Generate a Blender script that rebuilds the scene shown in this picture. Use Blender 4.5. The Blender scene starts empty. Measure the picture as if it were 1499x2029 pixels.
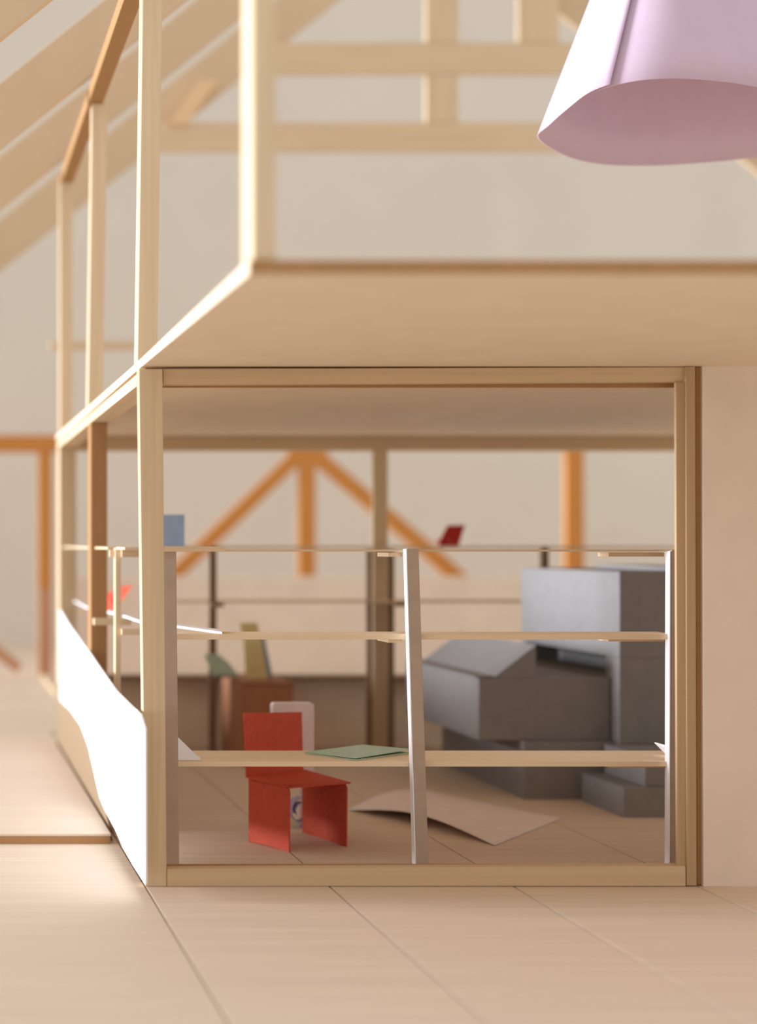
import bpy, bmesh, math, random
from mathutils import Vector
random.seed(7)
C = bpy.context.scene
# ---------------------------------------------------------------- camera
# Units: 1 u = 1/322 m.  Depth ratio d: d = 1 is the plane of the front window frame.
U = 1 / 322.0
F = 3600.0
PX, PY = -125.0, 1078.0          # vanishing point of the depth direction (long lens with rise and shift)
EYE = 679.0
cam_d = bpy.data.cameras.new('camera')
cam = bpy.data.objects.new('camera', cam_d)
C.collection.objects.link(cam)
C.camera = cam
cam.location = (0, -F * U, EYE * U)
cam.rotation_euler = (math.radians(90), 0, 0)
cam_d.sensor_fit = 'HORIZONTAL'
cam_d.sensor_width = 36
cam_d.lens = 36 * F / 1499
cam_d.shift_x = (749.5 - PX) / 1499
cam_d.shift_y = (PY - 1014.5) / 1499
cam_d.clip_end = 200
cam_d.dof.use_dof = True
cam_d.dof.focus_distance = F * U * 1.06
cam_d.dof.aperture_fstop = 0.62
cam_d.dof.aperture_blades = 0
# ---------------------------------------------------------------- world, sun, exposure
w = bpy.data.worlds.new('world'); C.world = w; w.use_nodes = True
bg = w.node_tree.nodes['Background']
bg.inputs[0].default_value = (1.0, 0.97, 0.93, 1)
bg.inputs[1].default_value = 0.82
sd = bpy.data.lights.new('window_daylight', 'SUN')
sd.energy = 7.2; sd.angle = math.radians(24); sd.color = (0.84, 0.90, 1.0)
so = bpy.data.objects.new('window_daylight', sd); C.collection.objects.link(so)
so.rotation_euler = Vector((1.0, -0.07, -0.095)).to_track_quat('-Z', 'Y').to_euler()
C.view_settings.view_transform = 'Standard'
C.view_settings.look = 'None'
C.view_settings.exposure = 0.0
C.view_settings.gamma = 1.0
C.view_settings.use_curve_mapping = False
C.cycles.diffuse_bounces = 6
C.cycles.max_bounces = 10

# ---------------------------------------------------------------- materials
def srgb(r, g, b):
    def f(c):
        c /= 255.0
        return c / 12.92 if c <= 0.04045 else ((c + 0.055) / 1.055) ** 2.4
    return (f(r), f(g), f(b), 1)

def mat(name, rgb, rough=0.75, grain=None, amt=0.06, scale=6.0, bump=0.0, thin=0.0):
    m = bpy.data.materials.new(name); m.use_nodes = True
    nt = m.node_tree; N = nt.nodes; L = nt.links
    b = N['Principled BSDF']
    b.inputs['Roughness'].default_value = rough
    b.inputs['Specular IOR Level'].default_value = 0.25
    col = srgb(*rgb)
    tc = N.new('ShaderNodeTexCoord'); mp = N.new('ShaderNodeMapping')
    L.new(tc.outputs['Object'], mp.inputs[0])
    st = {'x': (0.25, 9, 9), 'y': (9, 0.25, 9), 'z': (9, 9, 0.25), None: (1, 1, 1)}[grain]
    mp.inputs['Scale'].default_value = st
    nz = N.new('ShaderNodeTexNoise'); nz.inputs['Scale'].default_value = scale
    nz.inputs['Detail'].default_value = 5
    L.new(mp.outputs[0], nz.inputs[0])
    rp = N.new('ShaderNodeValToRGB')
    rp.color_ramp.elements[0].position = 0.3; rp.color_ramp.elements[1].position = 0.7
    lo = [c * (1 - amt * 1.3) for c in col[:3]] + [1]
    hi = [min(1, c * (1 + amt)) for c in col[:3]] + [1]
    rp.color_ramp.elements[0].color = lo; rp.color_ramp.elements[1].color = hi
    L.new(nz.outputs[0], rp.inputs[0])
    L.new(rp.outputs[0], b.inputs['Base Color'])
    if bump:
        bn = N.new('ShaderNodeBump'); bn.inputs['Strength'].default_value = bump
        bn.inputs['Distance'].default_value = 0.01
        L.new(nz.outputs[0], bn.inputs['Height']); L.new(bn.outputs[0], b.inputs['Normal'])
    if thin:
        tr = N.new('ShaderNodeBsdfTranslucent'); mx = N.new('ShaderNodeMixShader')
        L.new(rp.outputs[0], tr.inputs[0]); mx.inputs[0].default_value = thin
        L.new(b.outputs[0], mx.inputs[1]); L.new(tr.outputs[0], mx.inputs[2])
        L.new(mx.outputs[0], N['Material Output'].inputs[0])
    return m

M = {
 'wx': mat('basswood_along_x', (221, 196, 162), grain='x', scale=3, bump=.1),
 'wy': mat('basswood_along_y', (221, 196, 162), grain='y', scale=3, bump=.1),
 'wz': mat('basswood_upright', (221, 196, 162), grain='z', scale=3, bump=.1),
 'fd': mat('shade_darkened_jamb_wood', (184, 154, 118), grain='z', scale=3, bump=.1),  # colour darkened so the jambs look out of the sun
 'fx': mat('frame_wood_along_x', (209, 182, 146), grain='x', scale=3, bump=.1),
 'fy': mat('frame_wood_along_y', (222, 196, 160), grain='y', scale=3, bump=.1),
 'fz': mat('frame_wood_upright', (212, 187, 152), grain='z', scale=3, bump=.1),
 'knee': mat('amber_wood', (236, 200, 158), amt=.03),
 'dark': mat('dark_stained_lath', (128, 100, 76), amt=.05),
 'tw': mat('lit_look_shelf_wood', (240, 218, 186), grain='x', amt=.04, scale=3),  # lightened colour puts the daylight on table and shelf tops
 'kick': mat('tan_brown_card', (150, 126, 98), amt=.03),
 'raf': mat('pale_rafter_wood', (213, 187, 154), amt=.03, scale=1.5),
 'floor': mat('floor_board', (222, 201, 179), grain='x', scale=2.2, amt=.07, bump=.08),
 'gap': mat('joint_shadow_gap_wood', (120, 88, 62)),
 'slab': mat('ceiling_card', (236, 217, 191), amt=.03, scale=3),
 'wall': mat('wall_card', (229, 212, 194), amt=.03, scale=3),
 'back': mat('backdrop_paper', (226, 218, 206), amt=.02, scale=.5),
 'brown': mat('brown_stain_and_shade_wood', (172, 130, 86), grain='z', scale=3),  # wood brown; also colours the strips that imitate shade
 'parapet': mat('tan_parapet_card', (250, 236, 214), amt=.05, scale=3),
 'orange': mat('orange_wood', (206, 140, 72), grain='z', scale=3),
 'obrown': mat('dull_orange_wood', (200, 150, 116), grain='z', scale=3),  # duller, browner version of the orange wood
 'white': mat('white_card', (243, 241, 244), amt=.02, scale=4),
 'postcard': mat('grey_card_strip', (182, 163, 147), amt=.05, scale=8),
 'red': mat('red_card', (204, 88, 66), amt=.08, scale=30),
 'red2': mat('deep_red_card', (178, 44, 34), amt=.05, scale=20),
 'coral': mat('coral_card', (240, 128, 98), amt=.03, scale=20, thin=.55),
 'blue': mat('blue_grey_card', (150, 170, 196), amt=.05, scale=20),
 'green': mat('mint_card', (184, 206, 184), amt=.06, scale=20),
 'yellow': mat('pale_yellow_card', (226, 208, 148), amt=.05, scale=20),
 'grey': mat('dark_grey_card', (138, 134, 132), amt=.05, scale=10),
 'cab': mat('reddish_brown_card', (168, 116, 84), amt=.06, scale=10),
 'lav': mat('lavender_paper', (212, 186, 206), amt=.02, scale=5, thin=.0),
 'lilac': mat('lilac_paper', (186, 178, 214), amt=.1, scale=20),
 'pink': mat('pale_pink_paper', (228, 212, 210), amt=.04, scale=10),
 'rug': mat('pale_pink_paper_rug', (240, 223, 214), amt=.03, scale=10),
}

# ---------------------------------------------------------------- helpers
def Y(d): return (d - 1.0) * F                     # depth ratio -> units
def P(px, py, d): return ((px - PX) * d, Y(d), EYE - (py - PY) * d)
def FZ(py): return EYE / (py - PY)                 # depth ratio of a floor point seen at row py

def link(name, me, parent=None, m=None):
    o = bpy.data.objects.new(name, me); C.collection.objects.link(o)
    if parent is not None: o.parent = parent
    if m is not None: me.materials.append(M[m])
    return o
def origin(parent):
    v = Vector((0, 0, 0))
    while parent is not None:
        v += parent.location; parent = parent.parent
    return v
def mesh(name, verts, faces, m, parent=None, bevel=0, smooth=False, solid=0, at=None):
    """verts in world units; the object's origin is its parent's or its own base"""
    V = [Vector(v) * U for v in verts]
    if parent is None:
        lo = Vector((min(v.x for v in V) + max(v.x for v in V), min(v.y for v in V) + max(v.y for v in V), 2 * min(v.z for v in V))) / 2
        if at is not None: lo = Vector(at) * U
        off = lo
    else:
        off = origin(parent)
    me = bpy.data.meshes.new(name)
    me.from_pydata([tuple(v - off) for v in V], [], faces)
    bm = bmesh.new(); bm.from_mesh(me); bmesh.ops.recalc_face_normals(bm, faces=bm.faces); bm.to_mesh(me); bm.free()
    if smooth:
        for p in me.polygons: p.use_smooth = True
    o = link(name, me, parent, m)
    if parent is None: o.location = off
    if solid:
        s = o.modifiers.new('thickness', 'SOLIDIFY'); s.thickness = solid * U; s.offset = 0
    if bevel:
        b = o.modifiers.new('bevel', 'BEVEL'); b.width = bevel * U; b.segments = 2; b.limit_method = 'ANGLE'
    return o
BF = [(0, 1, 2, 3), (7, 6, 5, 4), (0, 4, 5, 1), (1, 5, 6, 2), (2, 6, 7, 3), (3, 7, 4, 0)]
def box(name, x0, x1, y0, y1, z0, z1, m, parent=None, bevel=1.5, **k):
    v = [(x0, y0, z0), (x1, y0, z0), (x1, y1, z0), (x0, y1, z0), (x0, y0, z1), (x1, y0, z1), (x1, y1, z1), (x0, y1, z1)]
    return mesh(name, v, BF, m, parent, bevel, **k)
def extr(name, poly, vec, m, parent=None, bevel=0, **k):
    """prism: a 3D polygon pushed along vec"""
    n = len(poly); vec = Vector(vec)
    v = [Vector(p) for p in poly] + [Vector(p) + vec for p in poly]
    f = [tuple(range(n)), tuple(range(2 * n - 1, n - 1, -1))] + [(i, (i + 1) % n, n + (i + 1) % n, n + i) for i in range(n)]
    return mesh(name, v, f, m, parent, bevel, **k)
def bar(name, a, b, wid, dep, m, parent=None, bevel=1.2, up=None):
    """straight lath from a to b; wid across (in the plane of a-b and X/Z), dep along the other axis"""
    a = Vector(a); b = Vector(b); t = (b - a).normalized()
    s = Vector(up) if up else Vector((0, 1, 0))
    if abs(t.dot(s)) > .95: s = Vector((0, 0, 1))
    n = t.cross(s).normalized(); s = n.cross(t).normalized()
    q = [a - n * wid / 2 - s * dep / 2, a + n * wid / 2 - s * dep / 2, a + n * wid / 2 + s * dep / 2, a - n * wid / 2 + s * dep / 2]
    return extr(name, q, b - a, m, parent, bevel)
def frontpoly(name, pts, d, dep, m, parent=None, bevel=1.2, **k):
    """outline in the plane at depth d, given thickness dep going away from the viewer"""
    return extr(name, [P(x, y, d) for x, y in pts], (0, dep, 0), m, parent, bevel, **k)
def thing(name, label, cat, loc=(0, 0, 0), group=None, kind=None):
    o = bpy.data.objects.new(name, None); C.collection.objects.link(o)
    o.location = Vector(loc) * U; o.empty_display_size = .2
    return tag(o, label, cat, group, kind)
def tag(o, label, cat, group=None, kind=None):
    o['label'] = label; o['category'] = cat
    if group: o['group'] = group
    if kind: o['kind'] = kind
    return o

WL = 402.0                                          # X of the left glazed wall (outer face)
# ================================================================ SETTING
# ---- floor boards
fl = thing('floor', 'pale beige wooden board floor running in under the front window frame', 'floor', (900, 0, 0), kind='structure')
fb = box('subfloor', -2600, 3400, Y(.25), Y(1.72), -40, -7, 'gap', fl, 0)
edges = [413 + 365 * k for k in range(-8, 9)]
dj = [.25, .873, 1.72]
for i in range(len(edges) - 1):
    for j in range(2):
        box('board', edges[i] + 1.8, edges[i + 1] - 1.8, Y(dj[j]) + .8, Y(dj[j + 1]) - .8, -7, random.uniform(-.3, 0), 'floor', fl, .6)
# ---- raised deck on the left and behind
dk = thing('raised_deck', 'pale raised deck with a brown edge strip, left of the glazed room', 'platform', (-500, Y(1.6), 0), kind='structure')
box('deck_top', -2600, WL - 8, Y(1.143), Y(2.62), 17, 23, 'floor', dk, 1)
box('deck_top', WL - 8, 4600, Y(1.76), Y(2.62), 12, 23, 'floor', dk, 1)
box('edge_strip', -2600, WL - 10, Y(1.143) - 1, Y(1.143) + 14, 0, 16.5, 'brown', dk, .5)
# ---- backdrop and far low wall
tag(box('wall_back', -7000, 9500, Y(3.5), Y(3.55), -900, 6500, 'back', None, 0), 'plain warm grey backdrop wall behind everything', 'wall', kind='structure')
tag(box('floor', -7000, 9500, Y(2.62), Y(3.5), -60, -30, 'floor', None, 0), 'blurred pale ground beyond the deck at far left', 'floor', kind='structure')
tag(box('wall_far', 640, 5200, Y(2.56), Y(2.6), 23, 512, 'wall', None, 2), 'long low pale pink wall behind the room, orange posts rising above it', 'wall', kind='structure')
# ---- ceiling slab of the glazed room
sl = thing('ceiling', 'beige ceiling slab seen from below, jutting out over the front frame', 'ceiling', (1500, Y(1), 679 + 353), kind='structure')
box('slab', 407, 3000, Y(.66), Y(1.72), EYE + 353, EYE + 371, 'slab', sl, 1)
box('edge_strip', 407, 3000, Y(.66) - 9, Y(.66) - .5, EYE + 353, EYE + 370, 'brown', sl, 1)  # brown facing imitates shade on the front edge of the slab
# ---- front window frame
w1 = thing('window_1', 'large open tan front window frame of the glazed room, empty of glass', 'window frame', (900, 0, 0), kind='structure')
frontpoly('corner_post', [(275, 731), (322, 731), (330, 1756.5), (288, 1756.5)], 1.0, 40, 'fz', w1)
frontpoly('head_rail', [(323, 731), (1357, 727), (1357, 756), (323, 762)], 1.003, 34, 'fx', w1)
frontpoly('sill_rail', [(331, 1722), (1358, 1716), (1358, 1756), (331, 1756.5)], 1.0, 34, 'fx', w1)
box('sill_shadow_strip', 458, 1486, 34.5, 40, 0, 38.5, 'brown', w1, .5)  # brown strip stands in for the shadow line behind the sill
box('head_shadow_strip', 450, 1486, 46, 52, EYE + 314, EYE + 352, 'brown', w1, .5)  # brown strip drawn as the shadow line under the head rail
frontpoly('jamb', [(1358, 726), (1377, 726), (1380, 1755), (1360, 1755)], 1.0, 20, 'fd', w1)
frontpoly('gap_shade_strip', [(1378, 727), (1392, 727), (1393, 1753), (1381, 1753)], 1.003, 16, 'brown', w1, .5)  # brown colour mimics the dark shadow gap beside the wall panel
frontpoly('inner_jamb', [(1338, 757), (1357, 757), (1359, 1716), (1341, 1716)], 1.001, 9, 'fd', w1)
# ---- right wall panel
tag(frontpoly('wall_right', [(1391, 725), (2200, 719), (2200, 1762), (1393, 1757)], 1.0, 30, 'wall', None, 1), 'plain beige card wall panel right of the front window frame', 'wall', kind='structure')

# ---- left glazed wall, lower storey
w2 = thing('window_2', 'receding left window wall of the lower room with white-lit edges', 'window frame', (WL, Y(1.3), 0), kind='structure')
box('header', WL, WL + 52, Y(1.012), Y(1.69), EYE + 318, EYE + 342, 'fy', w2, 1)
box('gap_shade_strip', WL + 16, WL + 46, Y(1.012), Y(1.69), EYE + 342.5, EYE + 352.5, 'brown', w2, .5)  # recessed strip, browned to deepen the shade between slab and header
box('post', WL, WL + 43, Y(1.32) - 4, Y(1.32) + 84, 0, EYE + 317, 'brown', w2, 1.5)
extr('kick_board', [(400.3, Y(1.152), 0), (400.3, Y(1.69), 0), (400.3, Y(1.69), 214), (400.3, Y(1.5), 205), (400.3, Y(1.36), 165), (400.3, Y(1.25), 75), (400.3, Y(1.2), 45)], (1.4, 0, 0), 'kick', w2)
box('post', WL, WL + 55, Y(1.655), Y(1.69), 0, EYE + 317, 'fz', w2, 1.5)
# ---- back frame of the room
w3 = thing('window_3', 'tan rear window frame of the room above a brown parapet', 'window frame', (1400, Y(1.66), 0), kind='structure')
box('head_beam', WL + 56, 2900, Y(1.65), Y(1.685), EYE + 309, EYE + 352, 'fx', w3, 1.5)
box('post', (738 + 125) * 1.65, (768 + 125) * 1.65, Y(1.65), Y(1.653), 0, EYE + 308, 'fz', w3, 1.5)
tag(box('wall_low', WL + 56, 2900, Y(1.685) , Y(1.70), 0, 232, 'parapet', None, 1), 'low shaded brown parapet wall at the back of the room', 'wall', kind='structure')
# ---- upper storey left window wall
w4 = thing('window_4', 'tall left window wall of the upper storey with white-lit slender posts', 'window frame', (420, Y(1.2), EYE + 371), kind='structure')
box('post', 412, 443, Y(.66), Y(.66) + 80, EYE + 371.5, EYE + 1210, 'wz', w4, 2)
for d in (1.03, 1.357):
    x0 = 409 if d < 1.2 else 406
    extr('post', [(x0, Y(d), EYE + 371.5), (x0 + 40, Y(d), EYE + 371.5), (x0 + 52, Y(d), EYE + 1185), (x0 + 12, Y(d), EYE + 1185)], (0, 66, 0), 'wz', w4, 1.5)
box('post', 402, 402 + 42, Y(1.65), Y(1.65) + 60, EYE + 371.5, EYE + 1185, 'wz', w4, 1.5)
box('top_plate', 407, 447, Y(.69) + 10, Y(1.69), EYE + 1186, EYE + 1222, 'brown', w4, 1.5)
tag(box('trim_1', 470, 1500, Y(2.08), Y(2.1), (EYE + 807), (EYE + 836), 'wx', None, 1), 'blurred horizontal tan rail behind the upper posts at left', 'rail', kind='structure')

# ================================================================ ROOF
RX, S0 = 2095.0, .80
def rz(x): return EYE + 1060 + S0 * (x - 165)
def truss(d, label, h=176, x0=-900, dep=34):
    t = thing('roof_truss', label, 'truss', (RX, Y(d), rz(x0)), 'rafter pairs of the roof')
    for s in (-1, 1):
        a = x0 if s < 0 else 2 * RX - x0
        pts = [(a, Y(d), rz(x0)), (RX, Y(d), rz(RX)), (RX, Y(d), rz(RX) + h), (a, Y(d), rz(x0) + h)]
        extr('rafter', pts, (0, dep, 0), 'raf', t, 1.5)
    return t
truss(1.03, 'nearest tan roof rafter, cut by the top left corner')
truss(1.357, 'second tan roof rafter, crossing the leaning lath at top left')
t3 = truss(1.65, 'third tan roof rafter, meeting the top of the far left post')
g = truss(2.10, 'rearmost gable truss with two collar beams and upright posts', h=215)
gd = 2.06
g['label'] = 'rearmost gable truss with two collar beams and upright posts'
def gx(px): return (px - PX) * 2.1
def gz(py): return EYE - (py - PY) * 2.1
box('collar_beam', gx(300), 2 * RX - gx(300), Y(2.1) - 32, Y(2.1) - 1, gz(303), gz(246), 'wx', g, 1.5)
box('collar_beam', gx(520), 2 * RX - gx(520), Y(2.1) - 32, Y(2.1) - 1, gz(150), gz(88), 'wx', g, 1.5)
box('king_post', gx(840), gx(904), Y(2.1) - 30, Y(2.1) - 1, gz(87), gz(-60), 'wz', g, 1.5)
box('king_post', gx(840), gx(904), Y(2.1) - 30, Y(2.1) - 1, gz(245), gz(151), 'wz', g, 1.5)
box('side_post', gx(1022), gx(1102), Y(2.1) - 30, Y(2.1) - 1, gz(87), gz(-10), 'wz', g, 1.5)
frontpoly('knee_brace', [(396, 158), (432, 158), (370, 245), (336, 245)], 2.085, 20, 'knee', g)
tag(box('ridge_beam', RX - 25, RX + 25, Y(.9), Y(2.2), rz(RX) + 178, rz(RX) + 260, 'wy'), 'long ridge beam above the frame that carries the rafters', 'beam')

# ================================================================ ORANGE TIMBER
o1 = thing('timber_portal', 'orange post and beam frame at far left beyond the room', 'timber portal', (480, Y(2.5), 23))
d = 2.5
frontpoly('beam', [(-420, 872), (113, 872), (113, 896), (-420, 896)], d, 50, 'orange', o1)
frontpoly('post', [(76, 897), (103, 897), (103, 1165), (76, 1165)], d, 50, 'orange', o1)
o = frontpoly('post_foot', [(76, 1165.5), (103, 1165.5), (103, 1340.4), (76, 1340.4)], d, 50, 'obrown', o1)  # lower length of the post in a duller brown
o['label'] = 'duller brown lower end of the post'
tag(bar('brace', P(-90, 1225, 2.45), P(38, 1325, 2.45), 50, 50, 'obrown'), 'blurred brown diagonal timber touching the deck at far left', 'brace')
tag(box('deck_lath', 512, 542, Y(2.17), Y(2.485), 23.2, 38, 'wy'), 'blurred tan lath lying on the deck along the far glazed wall', 'lath')
o2 = thing('timber_truss', 'orange fan-shaped truss with two diagonal braces around a post', 'truss', (2000, Y(2.7), 0))
d = 2.72
frontpoly('post', [(592, 925), (625, 925), (625, 1330), (592, 1330)], d, 45, 'orange', o2)
frontpoly('node_block', [(574, 888), (645, 888), (650, 902), (628, 924), (590, 924), (570, 902)], d, 45, 'orange', o2)
frontpoly('brace', [(570, 903), (589, 924), (355, 1150), (250, 1250), (230, 1228), (340, 1125)], d, 45, 'orange', o2)
frontpoly('brace', [(650, 903), (629, 924), (850, 1112), (960, 1215), (985, 1195), (880, 1098)], d, 45, 'orange', o2)
frontpoly('top_beam', [(-60, 862), (1300, 862), (1300, 884), (-60, 887)], d, 45, 'orange', o2)
tag(extr('timber_post', [P(1121, 888, d), P(1157, 888, d), P(1157, 1330, d), P(1121, 1330, d)], (0, 45, 0), 'orange', None, 1.5), 'single orange post behind the tall grey unit at right', 'post')

# ================================================================ WHITE CARD on the left wall
top = [(118, 1208), (135, 1236), (160, 1270), (178, 1294), (200, 1326), (230, 1368), (260, 1398), (278, 1415), (287, 1445)]
bot = [(287.5, 1752), (262, 1714), (243, 1680), (228, 1645), (207, 1605), (197, 1580), (186, 1530), (175, 1480), (160, 1438), (140, 1408), (119, 1388)]
XW = WL - 6
cv = []
for x, y in top + bot:
    dd = XW / (x - PX); cv.append((XW, Y(dd), EYE - (y - PY) * dd))
zmin = 0.4
cv = [(a, b, max(c, zmin)) for a, b, c in cv]
# the lower part clears the deck, which butts against the wall
tag(extr('card_screen', cv, (4, 0, 0), 'white', None, 0), 'white curved-edge card screen along the foot of the left glazed wall', 'screen')

# ================================================================ SHELVING
ZT, ZM, ZB = 672.0, 490.0, 219.0
sh = thing('shelf_unit', 'thin lath shelf unit with grey uprights just inside the front frame', 'shelf', (900, Y(1.07), 0))
frontpoly('upright', [(323, 1090), (349, 1090), (355, 1722), (328, 1722)], 1.054, 26, 'postcard', sh)
frontpoly('upright', [(806, 1087), (829, 1087), (849, 1718), (824, 1718)], 1.0605, 22, 'postcard', sh)
frontpoly('upright', [(1330, 1090), (1352, 1090), (1350, 1716), (1328, 1716)], 1.064, 24, 'postcard', sh)
box('tabletop', WL + 60, 1700, Y(1.068), Y(1.124), ZB - 11, ZB, 'tw', sh, .8)
box('middle_shelf', WL + 60, 1560, Y(1.067), Y(1.095), ZM - 13, ZM - 1, 'tw', sh, .8)
for a, b in (((804, 1088), (822, 1717.5)), ((1326.5, 1092), (1325, 1716))):
    dd = 1.0605 if a[0] < 1000 else 1.064
    extr('edge_strip', [P(a[0], a[1], dd), P(a[0] + 2, a[1], dd), P(b[0] + 2, b[1], dd), P(b[0], b[1], dd)], (0, 24, 0), 'white', sh, 0)  # white strips paint daylight onto the left sides of the uprights
box('top_shelf', WL + 60, 1560, Y(1.067), Y(1.10), ZT - 9, ZT - 5, 'wx', sh, .5)
for z in (ZB - 20, ZM - 20, ZT - 20):
    box('bracket', 1440, 1560, Y(1.083), Y(1.10), z, z + 9, 'wx', sh, .8)
for z in (ZM - 20, ZT - 20):
    box('bracket', 955, 985, Y(1.069), Y(1.095), z, z + 9, 'wy', sh, .8)
box('shelf_edge_lath', WL + 58, 600, Y(1.05), Y(1.0535), ZT - 9, ZT + 2, 'wx', sh, .8)

ss = thing('side_shelf', 'narrow lath shelf rack along the left glazed wall', 'shelf', (440, Y(1.2), 0))
box('upright', 424, 437, Y(1.2), Y(1.2) + 40, 0, EYE - 9, 'wz', ss, 1)
box('top_shelf', 424, 520, Y(1.14), Y(1.195), ZT - 6, ZT, 'wx', ss, .6)
box('top_shelf', 410, 452, Y(1.205) + 30, Y(1.31), ZT - 6, ZT, 'wy', ss, .6)
box('top_shelf', 410, 452, Y(1.35), Y(1.64), ZT - 6, ZT, 'wy', ss, .6)
box('bracket', 437.5, 540, Y(1.195), Y(1.2), ZT - 24, ZT - 7, 'wx', ss, 1)
box('bracket', 412, 423.5, Y(1.205), Y(1.21), ZT - 24, ZT - 7, 'wx', ss, 1)
box('bracket', 437.5, 560, Y(1.195), Y(1.2), EYE - 215, EYE - 201, 'wx', ss, 1)
box('bracket', 405, 500, Y(1.30), Y(1.312), ZM - 20, ZM - 3, 'wx', ss, 1)
# diagonal white-topped shelf strip
inner = [(145, 1183, 1.72), (176, 1203, 1.50), (240, 1214, 1.355), (280, 1230, 1.235), (350, 1240, 1.17), (432, 1251.5, 1.098)]
pv = []
for x, y, dd in inner: pv.append(((x - PX) * dd, Y(dd)))
wd = [12, 12, 14, 16, 34, 40]
verts = []
for (x, y), q in zip(pv, wd):
    for zz in (ZM - .5, ZM + 4): verts.append((x, y, zz)); verts.append((x - 12, y - q * 3.2, zz))
fs = []
for i in range(len(pv) - 1):
    a, b = 4 * i, 4 * i + 4
    fs += [(a, a + 1, b + 1, b), (a + 2, b + 2, b + 3, a + 3), (a, b, b + 2, a + 2), (a + 1, a + 3, b + 3, b + 1)]
fs += [(0, 2, 3, 1), (len(verts) - 4, len(verts) - 3, len(verts) - 1, len(verts) - 2)]
o = mesh('middle_shelf', verts, fs, 'white', ss); o['label'] = 'white-topped strip running diagonally'

bs = thing('rear_shelf', 'blurred thin shelf rack with dark uprights along the rear window', 'shelf', (1400, Y(1.62), 0))
for x0, x1, z0 in ((415, 429, 0), (1072, 1087, 0)):
    box('upright', (x0 + 125) * 1.6, (x1 + 125) * 1.6, Y(1.6), Y(1.605), z0, ZT - 1, 'dark', bs, 1)
box('upright', (728 + 125) * 1.62, (737 + 125) * 1.62, Y(1.62), Y(1.626), 0, ZT - 12, 'dark', bs, 1)
box('upright', (771 + 125) * 1.62, (781 + 125) * 1.62, Y(1.62), Y(1.626), 0, ZT - 12, 'dark', bs, 1)
box('top_shelf', 700, 2880, Y(1.607), Y(1.645), ZT - 8, ZT, 'wx', bs, 1)
box('middle_shelf', 700, 2880, Y(1.607), Y(1.645), ZM + 2, ZM + 8, 'wx', bs, 1)
box('bottom_shelf', 560, 2880, Y(1.66), Y(1.703), 232.5, 240, 'dark', bs, 1)
box('bracket', (418 + 125) * 1.6, (440 + 125) * 1.6, Y(1.59), Y(1.598), ZM - 10, ZM + 2, 'dark', bs, 1)
box('bracket', (776 + 125) * 1.6, (800 + 125) * 1.6, Y(1.59), Y(1.598), ZM - 8, ZM + 4, 'dark', bs, 1)

# ================================================================ RED CHAIR
def Fl(px, py): dd = FZ(py); return Vector(((px - PX) * dd, Y(dd), 0))
fL, bL, fR, bR = Fl(572, 1688), Fl(492, 1668), Fl(688, 1678), Fl(601, 1650)
cen = (fL + bL + fR + bR) / 4
ch = thing('card_chair', 'red folded card chair tucked under the front table board', 'chair', tuple(cen))
ZS = 143.0
up = lambda v, z: Vector((v.x, v.y, z))
th = 4
inw = (fR - fL).normalized()
fwd = (fL - bL).normalized()
for nm, a, b, s in (('side_panel', bL, fL, 1), ('side_panel', bR, fR, -1)):
    # slightly wavy foot, rounded shoulder
    pts = [up(a, 1), a.lerp(b, .4) + Vector((0, 0, 2)), up(b, 0), b + Vector((0, 0, ZS - 12)) + fwd * 1.5, b + Vector((0, 0, ZS - 3.2)) - fwd * 3, up(a, ZS + 1)]
    extr(nm, pts, inw * s * th, 'red', ch, .6)
ex = 5
sv = [bL - inw * ex, bR + inw * ex, fR + inw * ex + fwd * 6, fL - inw * 1 + fwd * 4]
extr('seat', [up(sv[0], ZS + 2), up(sv[1], ZS + 2), up(sv[2], ZS - 1), up(sv[3], ZS - 3)], (0, 0, 3.5), 'red', ch, .8)
lean = -fwd * 8
bq = [up(bL, ZS + 3) - fwd * 2 - inw * 4, up(bR, ZS + 3) - fwd * 2 + inw * 2, up(bR, 283) + lean + inw * 1, up(bL, 293) + lean - inw * 7]
extr('backrest', bq, -fwd * 4, 'red', ch, .8)

# ================================================================ SMALL CARD CHAIRS on shelves
def card_chair(label, m, base, w_, dp, hs, hb, ang, lean=0.0, tilt=0, bz=None):
    """tiny folded chair: two side panels, seat and backrest, turned by ang about its base"""
    t = thing('small_card_chair', label, 'chair', base, 'small coloured card chairs on the shelves')
    t.rotation_euler = (0, math.radians(tilt), math.radians(ang))
    def loc(name, vs, vec):
        n = len(vs); vv = [Vector(v) * U for v in vs] + [(Vector(v) + Vector(vec)) * U for v in vs]
        f = [tuple(range(n)), tuple(range(2 * n - 1, n - 1, -1))] + [(i, (i + 1) % n, n + (i + 1) % n, n + i) for i in range(n)]
        me = bpy.data.meshes.new(name); me.from_pydata([tuple(v) for v in vv], [], f)
        bm = bmesh.new(); bm.from_mesh(me); bmesh.ops.recalc_face_normals(bm, faces=bm.faces); bm.to_mesh(me); bm.free()
        return link(name, me, t, m)
    h = w_ / 2
    for s in (-1, 1):
        loc('side_panel', [(s * h, -dp / 2, 0), (s * h, dp / 2, 0), (s * h, dp / 2, hs), (s * h, -dp / 2, hs)], (-s * 3, 0, 0))
    loc('seat', [(-h - 2, -dp / 2 - 2, hs + .3), (h + 2, -dp / 2 - 2, hs + .3), (h + 2, dp / 2, hs + .3), (-h - 2, dp / 2, hs + .3)], (0, 0, 3))
    loc('backrest', [(-h - 2, dp / 2 + .5, 0), (h + 2, dp / 2 + .5, 0), (h + 2, dp / 2 + .5 + lean, hb), (-h - 2, dp / 2 + .5 + lean, hb)], (0, 3, 0))
    return t
def onshelf(px, d, z): return ((px - PX) * d, Y(d), z)
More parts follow.
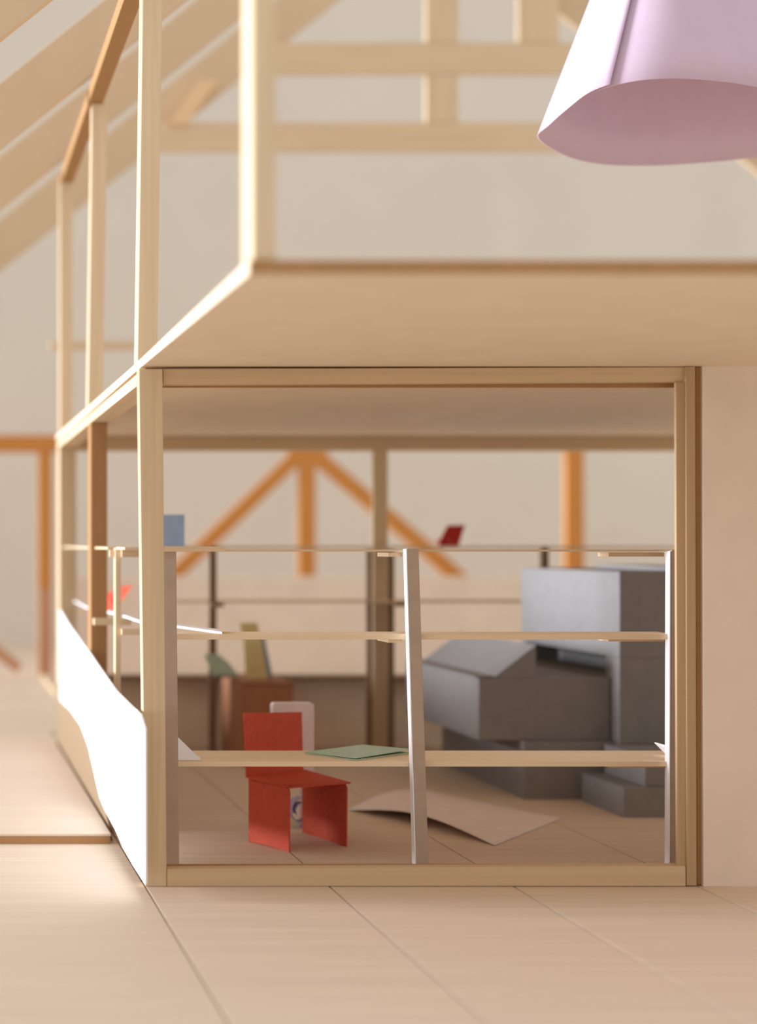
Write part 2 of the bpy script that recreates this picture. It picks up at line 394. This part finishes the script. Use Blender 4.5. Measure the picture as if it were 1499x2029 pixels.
card_chair('blue-grey card chair on the top shelf behind the corner post', 'blue', onshelf(320, 1.3, ZT + .3), 110, 40, 30, 82, 176)
# deep red, leaning
def folded(name, label, cat, m, pts, d, dep, group=None, m2=None, pts2=None):
    t = thing(name, label, cat, P(sum(p[0] for p in pts) / len(pts), max(p[1] for p in pts), d), group)
    frontpoly('panel', pts, d, 3, m, t, .5)
    if pts2:
        o = mesh('side_panel', pts2, [tuple(range(len(pts2)))], m2 or m, t, 0, solid=3)
    return t
def slab_chair(label, m, a, b, c, e, z0):
    """folded card chair seen side-on: foot a-b, back tip c-e (px,py,d each)"""
    pass
zf = ZT + .3
t = thing('small_card_chair', 'small deep red card chair on the rear top shelf, leaning right', 'chair', onshelf(892, 1.62, zf), 'small coloured card chairs on the shelves')
q = lambda px, py, dd=1.62: P(px, py, dd)
extr('backrest', [q(893, 1081.8), q(908, 1081.8), q(921, 1040), q(886, 1041)], (0, 4, 0), 'red2', t, .5)
extr('seat', [q(868, 1075), q(893, 1075, 1.625), q(893, 1069, 1.625), q(872, 1068)], (0, 34, 0), 'red2', t, .5)
extr('side_panel', [q(868, 1081.8), q(892, 1081.8), q(886, 1042), q(876, 1060)], (0, 3, 0), 'red2', t, .5)
t = thing('small_card_chair', 'bright coral card chair on the side shelf behind the thin upright', 'chair', onshelf(228, 1.40, ZM + 1), 'small coloured card chairs on the shelves')
q = lambda px, py, dd=1.39: P(px, py, dd)
extr('backrest', [q(226, 1190, 1.400), q(242, 1190, 1.389), q(263, 1160, 1.383), q(232, 1161, 1.396)], (0, 4, 0), 'coral', t, .5)
extr('side_panel', [q(211, 1209, 1.405), q(232, 1209, 1.395), q(239, 1191, 1.3895), q(227, 1191, 1.3995), q(228, 1168, 1.3975), q(211, 1176, 1.405)], (0, 3, 0), 'coral', t, .5)
extr('seat', [q(211, 1198, 1.406), q(238, 1198, 1.394), q(238, 1194, 1.394), q(211, 1194, 1.406)], (0, 30, 0), 'coral', t, .5)

# ================================================================ BROWN CABINET and things on it
cb = thing('cabinet', 'reddish brown card cabinet against the back parapet, behind the red chair', 'cabinet', (1010, Y(1.6), 0))
cx0, cx1 = 605 * 1.54, 707 * 1.54
ZC = 255
box('carcass', cx0, cx1, Y(1.543), Y(1.655), 0, ZC - 6, 'cab', cb, 1)
box('top', cx0 - 2, cx1 + 2, Y(1.54), Y(1.655), ZC - 5.5, ZC, 'cab', cb, 1)
box('front_panel', cx0 + 3, cx1 - 3, Y(1.54), Y(1.5428), 4, ZC - 8, 'cab', cb, .6)
q = lambda px, py, dd=1.6: P(px, py, dd)
q = lambda px, py, dd=1.575: P(px, py, dd)
t = thing('small_card_chair', 'mint green card chair lying tilted on the brown cabinet', 'chair', (940, Y(1.6), ZC + .5), 'small coloured card chairs on the shelves')
extr('backrest', [q(404, 1297), q(432, 1296), q(452, 1312), q(474, 1340), q(424, 1343)], (0, 4, 0), 'green', t, .5)
extr('seat', [q(424, 1342), q(470, 1342), q(470, 1338), q(424, 1338)], (0, 34, 0), 'green', t, .5)
t = thing('small_card_chair', 'tall pale yellow card chair standing on the brown cabinet', 'chair', (1010, Y(1.6), ZC + .5), 'small coloured card chairs on the shelves')
extr('backrest', [q(482, 1268, 1.575), q(518, 1268, 1.575), q(530, 1345, 1.575), q(487, 1345, 1.575)], (0, 4, 0), 'yellow', t, .5)
extr('headrest', [q(474, 1234, 1.58), q(510, 1234, 1.58), q(516, 1267, 1.58), q(480, 1267, 1.58)], (0, 4, 0), 'yellow', t, .5)
t = thing('book', 'thin blue-grey card leaning beside the yellow chair', 'card', (1060, Y(1.6), ZC + .5))
extr('cover', [q(514, 1262, 1.59), q(524, 1262, 1.59), q(540, 1343, 1.59), q(530, 1343, 1.59)], (0, 30, 0), 'blue', t, .5)

# ================================================================ ARCH, COIL
da = 1.225
ar = thing('paper_arch', 'pale pink paper arch standing behind the red chair', 'stool', P(580, 1632, da))
def arch(h0, h1, x0, x1, r=14, n=5):
    pts = []
    for k in range(n + 1):
        a = math.pi - k * (math.pi / 2) / n; pts.append((x0 + r + r * math.cos(a), h1 - r + r * math.sin(a)))
    for k in range(n + 1):
        a = math.pi / 2 - k * (math.pi / 2) / n; pts.append((x1 - r + r * math.cos(a), h1 - r + r * math.sin(a)))
    return [(x0, h0)] + pts + [(x1, h0)]
X0, X1 = (540 - PX) * da, (622 - PX) * da
outer = arch(0.5, EYE - (1393 - PY) * da, X0, X1, 7)
innr = arch(0.5, EYE - (1411 - PY) * da, X0 + 30, X1 - 28, 5)
poly = [(x, Y(da), z) for x, z in outer] + [(x, Y(da), z) for x, z in reversed(innr)]
extr('arch', poly, (0, 34, 0), 'pink', ar, .5)
# lilac curled strip inside the arch
cl = []
N_ = 40
cxp, czp = (590 - PX) * 1.215, 30
for k in range(N_ + 1):
    a = k / N_ * 3.6 * math.pi
    r = 29 * (1 - .62 * k / N_)
    cl.append((cxp + r * math.cos(a - 1.4), czp + 9 + 1.35 * r * math.sin(a - 1.4)))
vs, fs = [], []
for x, z in cl:
    vs += [(x, Y(1.205), z + .5), (x, Y(1.205) + 40, z + .5)]
for k in range(N_): fs.append((2 * k, 2 * k + 2, 2 * k + 3, 2 * k + 1))
# a second, smaller loop above it
tag(mesh('paper_coil', vs, fs, 'lilac', None, 0, smooth=True, solid=2.5), 'small curled lilac paper coil on the floor behind the red chair legs', 'paper coil')

# ================================================================ RUG
Lc, Fc, Rc, Nc = Fl(690, 1606), Fl(868, 1572), Fl(1112, 1622), Fl(980, 1676)
n = 18; vs, fs = [], []
for i in range(n + 1):
    for j in range(n + 1):
        s, t_ = i / n, j / n
        p = Lc * (1 - s) * (1 - t_) + Nc * s * (1 - t_) + Fc * (1 - s) * t_ + Rc * s * t_
        z = 30 * (math.sin(math.pi * s) ** 1.1 * (1 - t_) ** 1.6 + math.sin(math.pi * t_) * (1 - s) ** 1.6 * .9)
        vs.append((p.x, p.y, 1.5 + z))
for i in range(n):
    for j in range(n):
        a = i * (n + 1) + j; fs.append((a, a + 1, a + n + 2, a + n + 1))
tag(mesh('rug', vs, fs, 'rug', None, 0, smooth=True, solid=2), 'pale pink sheet curling up off the floor right of the red chair', 'rug')

# ================================================================ THINGS ON THE TABLE BOARD
T = ZB + .4
def onT(px, py): dd = (EYE - T) / (py - PY); return Vector(((px - PX) * dd, Y(dd), T))
bk = thing('open_folder', 'mint green card folder lying on the table board by the middle upright', 'folder', tuple(onT(700, 1495)))
a, b, c_, e = onT(603, 1493), onT(718, 1486.5), onT(815, 1492), onT(704, 1507)
zup = Vector((0, 0, 1))
extr('lower_cover', [a, b, c_, e], (0, 0, 2), 'green', bk, .3)
mesh('upper_cover', [a + zup * 3, b + zup * 12, c_ + zup * 8, e + zup * 5], [(0, 1, 3), (1, 2, 3)], 'green', bk, 0, solid=1.5)
p1, p2, p3, p4 = onT(330, 1512), onT(398, 1510), onT(384, 1492), onT(340, 1492)
ws = thing('white_card_sheet', 'white triangular card standing on the left end of the table board', 'card', tuple(onT(360, 1505)))
mesh('sheet', [onT(335, 1507.5) + Vector((0, 0, 1.5)), onT(398, 1507) + Vector((0, 0, 1.5)), Vector(P(354, 1463, 1.085)), Vector(P(335, 1452, 1.085))], [(0, 1, 2, 3)], 'white', ws, 0, solid=2)
mesh('sheet_fold', [onT(335, 1507.5) + Vector((0, 0, 1)), onT(398, 1507) + Vector((0, 0, 1)), onT(396, 1500) + Vector((0, 0, 1)), onT(345, 1500) + Vector((0, 0, 1))], [(0, 1, 2, 3)], 'white', ws, 0, solid=1.5)
tag(mesh('white_card_slip', [P(1296, 1471, 1.10), P(1345, 1484, 1.08), P(1345, 1494, 1.08), P(1318, 1493, 1.10)], [(0, 1, 2, 3)], 'white', None, 0, solid=2), 'small white card slip standing at the right end of the table board', 'card')

# ================================================================ GREY FURNITURE
gu = thing('grey_counter', 'dark grey card counter on a set-back plinth with a sloped lid', 'counter', (1640, Y(1.43), 0))
box('plinth', 1560, 1800, Y(1.342), Y(1.56), 0, 153, 'grey', gu, 1)
box('body', 1451, 1802, Y(1.352), Y(1.56), 154, 320, 'grey', gu, 1)
d0, d1 = 1.352, 1.55
extr('sloped_lid', [(1490, Y(d0), 320.5), (1604, Y(d0), 320.5), (1604, Y(d0), 409)], (0, Y(d1) - Y(d0), 0), 'grey', gu, .8)
extr('lid_flap', [(1440, Y(d0) - 3, 321), (1440, Y(d1), 321), (1488, Y(d1), 323), (1488, Y(d0) - 3, 323)], (0, 0, 3), 'grey', gu, .5)
tu = thing('tall_unit', 'tall dark grey card unit with a side niche, right of the counter', 'cabinet', (1960, Y(1.44), 150))
box('upper_box', 1806, 2120, Y(1.336), Y(1.56), 378, 606, 'grey', tu, 1)
box('front_slab', 1806, 2120, Y(1.336), Y(1.364), 150, 377.5, 'grey', tu, 1)
box('niche_back', 1900, 2120, Y(1.3645), Y(1.545), 150, 377.5, 'grey', tu, 1)
box('rear_slab', 1806, 2120, Y(1.5455), Y(1.56), 150, 377.5, 'grey', tu, 1)
box('niche_ledge', 1806, 1899, Y(1.3645), Y(1.545), 300, 326, 'grey', tu, 1)
box('top_flap', 1960, 2118, Y(1.34), Y(1.5), 606.5, 618, 'grey', tu, 1)
st = thing('grey_steps', 'two low grey card steps in front of the tall unit', 'steps', (1900, Y(1.29), 0))
box('step', 1704, 2120, Y(1.253), Y(1.3345), 0, 74, 'grey', st, 1)
box('step', 1764, 2120, Y(1.258), Y(1.3345), 74.5, 149, 'grey', st, 1)
box('base_block', 1804, 2120, Y(1.335), Y(1.56), 0, 149, 'grey', st, 1)

# ================================================================ PENDANT LAMP
rim = [(1178, 182, 1.07), (1250, 162, 1.055), (1330, 155, 1.05), (1420, 160, 1.055), (1499, 172, 1.065), (1600, 197, 1.085),
       (1685, 228, 1.13), (1715, 262, 1.18), (1650, 290, 1.235), (1560, 305, 1.262), (1470, 315, 1.275), (1380, 323, 1.28),
       (1290, 328, 1.275), (1200, 326, 1.255), (1135, 314, 1.23), (1088, 292, 1.20), (1065, 270, 1.165), (1085, 250, 1.125), (1125, 218, 1.095)]
rim = [Vector(P(*p)) for p in rim]
apex = Vector(P(1386, -560, 1.16))
cr = sum(rim, Vector()) / len(rim)
lp = thing('pendant_lamp', 'large lavender paper cone lampshade hanging at the top right', 'pendant lamp', tuple(cr))
def cat(p0, p1, p2, p3, t):
    return .5 * (2 * p1 + (p2 - p0) * t + (2 * p0 - 5 * p1 + 4 * p2 - p3) * t * t + (3 * p1 - p0 - 3 * p2 + p3) * t ** 3)
n = len(rim); sub = 6; total = n * sub + 3; rows = 10
vs, fs = [], []
for i in range(total + 1):
    k, t_ = divmod(i, sub); t_ /= sub
    p = cat(rim[(k - 1) % n], rim[k % n], rim[(k + 1) % n], rim[(k + 2) % n], t_)
    out = Vector((p.x - cr.x, p.y - cr.y, 0)).normalized()
    last = max(0, (i - (total - 14)) / 14)
    for j in range(rows + 1):
        v = j / rows * .86
        q_ = p.lerp(apex, v) + out * (15 * last * (1 - v * .8))
        vs.append(tuple(q_))
for i in range(total):
    for j in range(rows):
        a = i * (rows + 1) + j; fs.append((a, a + 1, a + rows + 2, a + rows + 1))
mesh('shade', vs, fs, 'lav', lp, 0, smooth=True, solid=2.5)
tp = cr.lerp(apex, .86)
def disc(name, r, z, h, m, parent, seg=24):
    pts = [(tp.x + r * math.cos(2 * math.pi * k / seg), tp.y + r * math.sin(2 * math.pi * k / seg), z) for k in range(seg)]
    return extr(name, pts, (0, 0, h), m, parent)
disc('shade_cap', 36, tp.z - 8, 8, 'white', lp)
disc('cord', 5, tp.z, rz(tp.x) - tp.z + 100, 'white', lp, 8)
